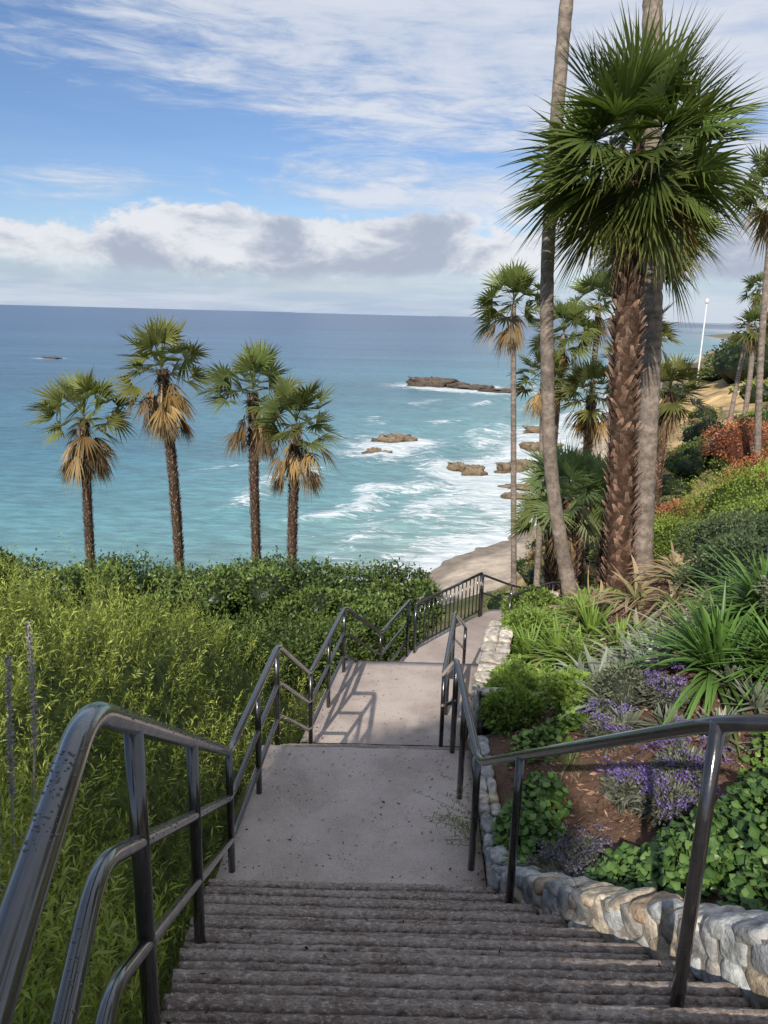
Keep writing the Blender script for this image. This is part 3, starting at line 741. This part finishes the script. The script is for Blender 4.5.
one("dark_shrub", 5.3, 9.2, .7, .6, 4600, .05, (.04, .06, .03), (.12, .17, .08))
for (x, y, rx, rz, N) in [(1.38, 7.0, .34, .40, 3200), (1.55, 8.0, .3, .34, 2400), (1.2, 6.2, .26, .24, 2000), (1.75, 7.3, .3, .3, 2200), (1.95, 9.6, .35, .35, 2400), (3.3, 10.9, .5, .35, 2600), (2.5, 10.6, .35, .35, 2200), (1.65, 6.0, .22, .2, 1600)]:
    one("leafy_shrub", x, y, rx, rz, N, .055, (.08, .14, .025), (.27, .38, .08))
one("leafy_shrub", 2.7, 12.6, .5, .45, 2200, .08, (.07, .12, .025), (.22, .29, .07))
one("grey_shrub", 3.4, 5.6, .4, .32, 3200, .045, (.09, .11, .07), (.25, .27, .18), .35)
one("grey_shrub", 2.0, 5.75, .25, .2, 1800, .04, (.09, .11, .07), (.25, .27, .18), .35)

def rosette(name, x, y, n, L, W, c0, c1, elr=(15, 85), droop=.35, heads=None, mat=M_leafw, fold=.35, curl=.0, prof=None, dz=.03):
    g = Geo()
    for (hx, hy, hs) in (heads or [(0, 0, 1)]):
        z = Hf(x+hx, y+hy)+dz
        az = rng.uniform(0, 2*np.pi, n); el = np.radians(rng.uniform(elr[0], elr[1], n))
        D = np.stack([np.cos(az)*np.cos(el), np.sin(az)*np.cos(el), np.sin(el)], 1)
        P = np.array([x+hx, y+hy, z])+D*np.array([.04, .04, .01])+rng.normal(size=(n, 3))*.02
        k = rng.uniform(.65, 1.2, (n, 1))
        straps(g, P, D, L*hs*rng.uniform(.7, 1.1, n), W*hs, droop*rng.uniform(.5, 1.6, n), np.array(c0)*k, np.array(c1)*k, 6, prof or [.8, 1, .95, .85, .65, .4, .03], None, fold, rng.normal(size=n)*curl)
    return g.build(name, mat)
rosette("yucca_plant", 2.62, 5.5, 170, .92, .040, (.09, .17, .04), (.15, .28, .06), (5, 85), .35, heads=[(0, 0, 1), (.55, .5, .9), (.35, -.25, .7)])
rosette("yucca_plant", 2.15, 8.6, 90, .74, .038, (.13, .21, .04), (.28, .42, .08), (5, 88), .32, heads=[(0, 0, 1), (.45, .25, .9), (-.25, .5, .85), (.15, -.45, .85), (.6, -.4, .8), (-.1, 1.0, .9), (.5, .9, .8)])
rosette("yucca_plant", 3.7, 6.6, 110, .8, .042, (.09, .16, .04), (.17, .28, .06), (5, 85), .32)
rosette("yucca_plant", 3.1, 6.3, 90, .6, .038, (.09, .16, .04), (.17, .28, .06), (10, 85), .32)
rosette("aloe_plant", 1.95, 6.3, 40, .50, .050, (.19, .23, .17), (.36, .39, .29), (0, 75), .35, heads=[(0, 0, 1), (.35, .3, 1), (-.3, .35, .8), (.3, -.35, .9), (.7, .05, 1), (.6, .5, 1), (.1, .65, .9), (-.1, -.5, .7), (.2, 1.0, .9)], curl=.4)
rosette("aloe_plant", 2.9, 7.4, 36, .6, .050, (.20, .22, .13), (.38, .34, .20), (5, 75), .45, heads=[(0, 0, 1), (.4, .3, 1), (-.35, .3, .9), (.3, -.4, .9), (.8, 0, 1), (.8, .7, 1), (.1, .9, 1), (-.5, .9, .9)], curl=.45)
rosette("agave_plant", 3.3, 9.4, 32, .72, .070, (.22, .24, .10), (.52, .33, .21), (0, 70), .5, heads=[(0, 0, 1), (.6, .3, .9), (-.5, .2, 1), (.2, -.7, .9), (1.1, -.3, 1), (-.2, .9, 1), (.9, .9, .9), (-.5, 1.2, .8), (.5, -.2, 1.)], curl=.5)
rosette("agave_plant", 4.6, 11.3, 28, .7, .075, (.22, .24, .10), (.52, .35, .22), (0, 70), .5, heads=[(0, 0, 1), (.7, .3, 1), (-.5, .5, 1), (.3, -.6, 1), (-.9, -.2, 1), (1.2, -.5, 1)], curl=.5)
rosette("agave_plant", 4.3, 7.4, 32, .55, .060, (.18, .22, .08), (.50, .38, .20), (5, 65), .5, heads=[(0, 0, 1), (.45, .3, .9), (-.3, .5, .9)], curl=.35)
rosette("succulent_plant", 2.35, 4.75, 70, .22, .035, (.12, .15, .10), (.28, .30, .22), (0, 80), .1, heads=[(0, 0, 1), (.3, .15, 1), (-.25, .3, .9), (.25, -.3, .9), (.6, -.1, 1), (.6, .35, 1), (-.1, .6, .8), (-.45, .6, .8), (.9, .2, 1), (.3, .5, .9), (-.5, .95, .8)])
rosette("ornamental_grass", 3.1, 4.8, 200, .45, .009, (.14, .18, .06), (.30, .31, .13), (20, 85), .5)
rosette("ornamental_grass", 1.7, 7.6, 120, .4, .010, (.14, .17, .06), (.34, .28, .12), (20, 85), .5)
rosette("ornamental_grass", 1.45, 5.2, 90, .28, .007, (.14, .17, .06), (.28, .25, .12), (20, 85), .5)

def round_leaf_plant(name, spots, lo, hi, size=.07, per=70):
    g = Geo()
    for (x, y, r, h) in spots:
        n = int(per*(r/.3)**2*1.4)
        a = rng.uniform(0, 6.283, n); rr = r*np.sqrt(rng.uniform(0, 1, n))*(1+.2*np.sin(3*a+x*9)); px = x+rr*np.cos(a); py = y+rr*np.sin(a)
        pz = H(px, py)+h*np.sqrt(np.clip(1-(rr/r)**2, .03, 1))*rng.uniform(.35, 1.15, n)
        N = nrm(np.stack([np.cos(a)*.45*rr/r, np.sin(a)*.45*rr/r, np.ones(n)], 1)+rng.normal(size=(n, 3))*.45)
        S = nrm(np.cross(N, rng.normal(size=(n, 3)))); U = np.cross(N, S)
        c = np.stack([px, py, pz], 1); s = (size*rng.uniform(.45, 1.2, n))[:, None]
        k = rng.uniform(0, 1, (n, 1))**1.3; cc = np.array(lo)*(1-k)+np.array(hi)*k
        rim = [c+s*(math.cos(t)*S+math.sin(t)*U)*(1 if i % 2 == 0 else .8)-N*s*(.22 if i % 2 else .02) for i, t in enumerate(np.linspace(0, 2*np.pi, 8, endpoint=False))]
        V = np.stack([c+N*s*.02]+rim, 1)
        f = np.array([[0, 1, 2, 3], [0, 3, 4, 5], [0, 5, 6, 7], [0, 7, 8, 1]])
        F = (np.arange(n)[:, None, None]*9+f).reshape(-1, 4)
        C = np.stack([cc*1.3]+[cc]*8, 1)
        g.add(V.reshape(-1, 3), F, C.reshape(-1, 3))
        base = np.stack([x+(px-x)*.4, y+(py-y)*.4, H(x+(px-x)*.4, y+(py-y)*.4)], 1)
        straps(g, base, c-base, np.linalg.norm(c-base, axis=1), .005, 0, np.array([.08, .12, .03]), np.array([.1, .14, .04]), 1, [1, 1])
    return g.build(name, M_leafw)
round_leaf_plant("broadleaf_plant", [(1.0, 4.5, .26, .34), (1.15, 4.85, .22, .28), (.92, 4.2, .18, .2), (1.1, 4.15, .15, .16)], (.045, .10, .02), (.16, .28, .06), .034, 420)
round_leaf_plant("broadleaf_plant", [(1.55, 3.35, .3, .24), (1.95, 3.2, .3, .28), (2.3, 3.3, .3, .25), (1.75, 3.65, .3, .25), (2.1, 3.7, .3, .28), (1.75, 2.9, .22, .16), (2.5, 2.9, .35, .28), (2.15, 2.6, .25, .2), (1.38, 3.75, .22, .2), (2.6, 3.9, .3, .25), (1.7, 2.5, .2, .12)], (.035, .08, .02), (.13, .22, .055), .030, 420)
round_leaf_plant("broadleaf_plant", [(1.5, 5.7, .2, .2), (1.25, 5.6, .2, .2), (2.6, 4.4, .25, .25)], (.07, .14, .025), (.22, .33, .07), .028, 340)

def statice(name, spots, flower=(.2, .15, .36)):
    g = Geo()
    for (x, y, r, h, dens) in spots:
        z = Hf(x, y)
        shrub(g, (x, y, z+h*.3), (r, r, h*.5), int(1300*dens), .06, .014, (.09, .10, .08), (.25, .26, .19), core=(.04, .045, .03))
        n = int(26*dens)
        a = rng.uniform(0, 6.283, n); P = np.tile([x, y, z+.05], (n, 1)); D = np.stack([np.cos(a)*.6, np.sin(a)*.6, np.ones(n)], 1)+rng.normal(size=(n, 3))*.2
        L = h*rng.uniform(.7, 1.5, n); straps(g, P, D, L, .005, .1, np.array([.1, .12, .06]), np.array([.12, .13, .08]), 2, [1, .8, .6])
        tip = P+nrm(D)*L[:, None]-np.array([0, 0, 1])*.1*L[:, None]
        q = 34; pp = np.repeat(tip, q, 0)+rng.normal(size=(n*q, 3))*np.array([.03, .03, .012])
        leaves(g, pp, rng.normal(size=(n*q, 3))+[0, 0, .6], .015, .013, np.array(flower)*rng.uniform(.5, 1.6, (n*q, 1)), 0)
    return g.build(name, M_leaf)
statice("sea_lavender", [(1.85, 4.25, .17, .28, 1.), (2.02, 4.5, .16, .3, .9), (1.7, 4.55, .14, .24, .8)], (.22, .15, .42))
statice("sea_lavender", [(1.2, 4.05, .2, .2, 1.1), (1.12, 3.85, .14, .2, .5), (1.35, 4.2, .12, .16, .4)], (.17, .15, .22))
statice("sea_lavender", [(2.2, 5.4, .16, .26, .7), (2.8, 3.6, .2, .3, .6), (1.75, 5.3, .14, .22, .6)], (.22, .15, .42))

g = Geo(); n = 22000
y = rng.uniform(1.0, 12., n); x = xr(y)+.28+rng.uniform(0, 1, n)**1.2*3.2
P = np.stack([x, y, H(x, y)+rng.uniform(.0, .03, n)], 1); D = rng.normal(size=(n, 3))*[1, 1, .25]
k = rng.uniform(0, 1, (n, 1)); leaves(g, P, D, rng.uniform(.02, .07, n), rng.uniform(.008, .025, n), (np.array([.06, .03, .02])*(1-k)+np.array([.42, .27, .19])*k), 0)
g.build("bark_mulch", M_mulch)
g = Geo(); n = 1100
y = rng.uniform(1.3, 9.5, n); u = rng.uniform(0, 1, n); u = np.where(rng.random(n) < .5, u**3, 1-u**3); x = xl(y)+(xr(y)-xl(y))*u
fl = ((y > 4.2) & (y < 5.95)) | ((y > 7.65) & (y < 9.6))
ii = np.floor((y-1.2)/(2.95/11)); zt = np.where(fl, zs(y), -1.6-(ii+1)*1.89/11)
k2 = fl | (y < 4.1); P = np.stack([x, y, zt+.007], 1)[k2]
leaves(g, P, rng.normal(size=(len(P), 3))*[1, 1, .1], rng.uniform(.01, .04, len(P)), rng.uniform(.005, .014, len(P)), np.array([.12, .08, .05])*rng.uniform(.3, 2.2, (len(P), 1)), 0)
g.build("leaf_litter", M_mulch)

g = Geo(); n = 30
P = np.tile([.80, 4.75, -3.6], (n, 1))+rng.normal(size=(n, 3))*[.03, .12, .02]
D = np.stack([-rng.uniform(.3, 1.1, n), rng.normal(size=n)*.3, rng.uniform(.3, 1., n)], 1); L = rng.uniform(.3, .6, n)
straps(g, P, D, L, .004, .2, np.array([.12, .13, .05]), np.array([.2, .2, .09]), 4, [1]*5)
for tt in np.linspace(.3, 1, 12):
    c = P+nrm(D)*(L*tt)[:, None]-np.array([0, 0, 1])*.2*(L*tt*tt)[:, None]
    leaves(g, c, rng.normal(size=(n, 3)), .035, .008, np.tile([.18, .24, .08], (n, 1)), .1)
g.build("wispy_weed", M_leaf)

g = Geo()
for (x, y, z0, lean) in [(-1.46, 2.3, -2.9, -.05), (-1.36, 2.15, -2.9, .08), (-1.75, 3.2, -3.0, .12), (-1.55, 2.75, -2.95, .03)]:
    t = np.linspace(0, 1, 14); P = np.stack([x+lean*np.sin(t*2.2), y+.15*t*t, z0+1.55*t], 1)
    tube(g, P, .008*(1-.5*t), np.array([.40, .36, .34]), 6)
    q = 420; tq = rng.uniform(.62, 1., q); c = np.stack([np.interp(tq, t, P[:, i]) for i in range(3)], 1)
    leaves(g, c, rng.normal(size=(q, 3))+[0, 0, .8], .024, .008, np.array([.33, .30, .34])*rng.uniform(.6, 1.4, (q, 1)), 0)
g.build("dry_flower_stalk", M_leaf)

# ------------------------------------------------------------------ small building and lamp post far right
pav = empty("beach_pavilion")
def box(name, c, s, col, par, mat=M_stone):
    g = Geo(); x, y, z = c; a, b_, h = s[0]/2, s[1]/2, s[2]/2
    V = [(x+i*a, y+j*b_, z+k*h) for k in (-1, 1) for j in (-1, 1) for i in (-1, 1)]
    g.add(V, [[0, 1, 3, 2], [4, 5, 7, 6], [0, 1, 5, 4], [2, 3, 7, 6], [0, 2, 6, 4], [1, 3, 7, 5]], np.array(col)); return g.build(name, mat, par)
bx, by = 44.5, 118; bz = Hf(bx, by)
box("roof", (bx, by, bz+3.4), (9, 6, .35), (.16, .13, .11), pav)
box("walls", (bx+.8, by, bz+1.5), (6, 4.5, 3.4), (.4, .34, .27), pav)
for i, (dx, dy) in enumerate([(-4, -2.6), (4, -2.6), (-4, 2.6), (4, 2.6)]):
    box("pillar_%d" % (i+1), (bx+dx, by+dy, bz+1.4), (.3, .3, 3.6), (.3, .26, .22), pav)
box("window", (bx+.8, by-2.27, bz+1.9), (2.4, .06, 1.1), (.03, .04, .05), pav)
lp = empty("street_lamp"); g = Geo(); lx, ly = 36.5, 92; lz = Hf(lx, ly)
tube(g, [(lx, ly, lz), (lx, ly, lz+4), (lx, ly, 2.2)], [.12, .09, .06], np.array([.7, .7, .68]), 8); g.build("pole", M_stone, lp)
g = Geo(); ellip(g, (lx, ly, 2.4), (.25, .25, .3), (.7, .7, .68), lump=0); g.build("lantern", M_stone, lp)

# ------------------------------------------------------------------ unseen tree, added behind the viewpoint to shade the stairs
random.seed(3)
par = empty("added_shade_tree"); g = Geo()
tube(g, [(-3.6, -7, -2.), (-3.5, -7, .6), (-3.5, -7.1, 3.2)], [.28, .2, .1], np.array([.2, .15, .11]), 12)
for i in range(6):
    a = i*1.05; tube(g, [(-3.5, -7, 1+.2*i), (-3.5+.5*math.cos(a), -7+.6*math.sin(a), 2.3+.2*i), (-3.5+1.*math.cos(a), -7+1.*math.sin(a), 3.4+.2*i)], [.1, .06, .02], np.array([.2, .15, .11]), 8)
g.build("trunk", M_bark, par, True)
g = Geo()
for i in range(26):
    c = (-3.5+random.uniform(-.85, .75), -7+random.uniform(-1., 1.), 3.6+random.uniform(-1.5, 1.35))
    shrub(g, c, (.75, .75, .6), 420, .13, .08, (.025, .05, .015), (.08, .13, .03), seed=i)
g.build("crown", M_leaf, par)

# ------------------------------------------------------------------ world
w = bpy.data.worlds.new("World"); scene.world = w; w.use_nodes = True; nt = w.node_tree; nt.nodes.clear()
S = Vector((-.25, -.8, .55)).normalized(); el = math.asin(S.z); rot = math.atan2(S.x, S.y)
sky = nt.nodes.new('ShaderNodeTexSky'); sky.sky_type = 'NISHITA'; sky.sun_disc = False
sky.sun_elevation = el; sky.sun_rotation = rot % (2*math.pi); sky.air_density = 1.0; sky.dust_density = .5; sky.ozone_density = 2.2
bg = nt.nodes.new('ShaderNodeBackground'); bg.inputs['Strength'].default_value = .13
dirv = nt.nodes.new('ShaderNodeTexCoord').outputs['Generated']
sep = nt.nodes.new('ShaderNodeSeparateXYZ'); nt.links.new(dirv, sep.inputs[0]); zc = sep.outputs['Z']; xc = sep.outputs['X']
tint = mixc(nt, maprange(nt, zc, .0, .22), (.80, .88, 1.02), (.58, .70, .90))
skyc = mixc(nt, 1.0, sky.outputs[0], tint, 'MULTIPLY')
nt.links.new(skyc, bg.inputs['Color'])
def mapv(sc, rotz=0., loc=(0, 0, 0), roty=0.):
    mp = nt.nodes.new('ShaderNodeMapping'); mp.inputs['Scale'].default_value = sc; mp.inputs['Rotation'].default_value = (0, roty, rotz); mp.inputs['Location'].default_value = loc
    nt.links.new(dirv, mp.inputs['Vector']); return mp.outputs[0]
n1 = noisen(nt, mapv((1.2, 1.2, 5.5), roty=.16, loc=(.3, 0, .2)), 2.3, 6, .62, .6)
n1b = noisen(nt, mapv((1.5, 1.5, 9), roty=.22), 6.0, 6, .68, .6)
nn = mathn(nt, 'ADD', mathn(nt, 'MULTIPLY', n1, .62), mathn(nt, 'MULTIPLY', n1b, .38))
bias = mathn(nt, 'ADD', mathn(nt, 'MULTIPLY', xc, .22), maprange(nt, zc, .20, .32, .05, .13))
gap = maprange(nt, mathn(nt, 'ABSOLUTE', mathn(nt, 'SUBTRACT', zc, .195)), .0, .06, -.07, 0.)
A_ = maprange(nt, mathn(nt, 'ADD', mathn(nt, 'ADD', nn, bias), gap), .40, .63)
A_ = mathn(nt, 'MULTIPLY', A_, maprange(nt, zc, .06, .14))
c1 = noisen(nt, mapv((1, 1, 1.7)), 6.5, 7, .6, .2)
c2 = noisen(nt, mapv((1, 1, .35)), 3.1, 2, .5)
topz = mathn(nt, 'ADD', mathn(nt, 'MULTIPLY', mathn(nt, 'SUBTRACT', c1, .5), .21), mathn(nt, 'MULTIPLY', mathn(nt, 'SUBTRACT', c2, .5), .08))
edge = mathn(nt, 'SUBTRACT', mathn(nt, 'ADD', mathn(nt, 'ADD', topz, mathn(nt, 'MULTIPLY', xc, .035)), .118), zc)
B_ = mathn(nt, 'MULTIPLY', maprange(nt, edge, -.003, .015), maprange(nt, mathn(nt, 'ADD', zc, mathn(nt, 'MULTIPLY', mathn(nt, 'SUBTRACT', c1, .5), .06)), .02, .06))
hz = maprange(nt, zc, .0, .12, .92, .10)
c3 = noisen(nt, mapv((1, 1, 2.0), loc=(.03, 0, .05)), 8, 7, .62, .3)
bcol = mixc(nt, maprange(nt, mathn(nt, 'ADD', c3, mathn(nt, 'MULTIPLY', edge, -2.4)), .27, .52), (.44, .49, .61), (.86, .87, .91))
acol = mixc(nt, maprange(nt, nn, .4, .62), (.56, .65, .81), (.80, .83, .90))
hzs = noisen(nt, mapv((1, 1, 9)), 3.5, 4, .6, .3)
hcol = mixc(nt, maprange(nt, hzs, .4, .62), (.45, .56, .74), (.64, .71, .83))
ccol = mixc(nt, A_, hcol, acol)
ccol = mixc(nt, B_, ccol, bcol)
msk = mathn(nt, 'MAXIMUM', mathn(nt, 'MAXIMUM', mathn(nt, 'MULTIPLY', A_, .88), mathn(nt, 'MULTIPLY', B_, .94)), hz)
cbg = nt.nodes.new('ShaderNodeBackground'); nt.links.new(ccol, cbg.inputs['Color']); cbg.inputs['Strength'].default_value = .95
mx = nt.nodes.new('ShaderNodeMixShader'); nt.links.new(msk, mx.inputs[0]); nt.links.new(bg.outputs[0], mx.inputs[1]); nt.links.new(cbg.outputs[0], mx.inputs[2])
wo = nt.nodes.new('ShaderNodeOutputWorld'); nt.links.new(mx.outputs[0], wo.inputs['Surface'])

ld = bpy.data.lights.new("sun", 'SUN'); ld.energy = 4.9; ld.angle = math.radians(.5); ld.color = (1, .93, .83)
sun = bpy.data.objects.new("sun", ld); scene.collection.objects.link(sun)
sun.rotation_euler = S.to_track_quat('Z', 'Y').to_euler()

# ------------------------------------------------------------------ camera
cd = bpy.data.cameras.new("camera"); cam = bpy.data.objects.new("camera", cd); scene.collection.objects.link(cam)
cd.sensor_fit = 'VERTICAL'; cd.sensor_height = 36; cd.lens = 27.07; cd.clip_start = .05; cd.clip_end = 90000
cam.matrix_world = Matrix.Rotation(math.radians(90-14.4), 4, 'X') @ Matrix.Rotation(math.radians(1.5), 4, 'Z')
scene.camera = cam
scene.view_settings.view_transform = 'Standard'; scene.view_settings.look = 'None'; scene.view_settings.exposure = 0
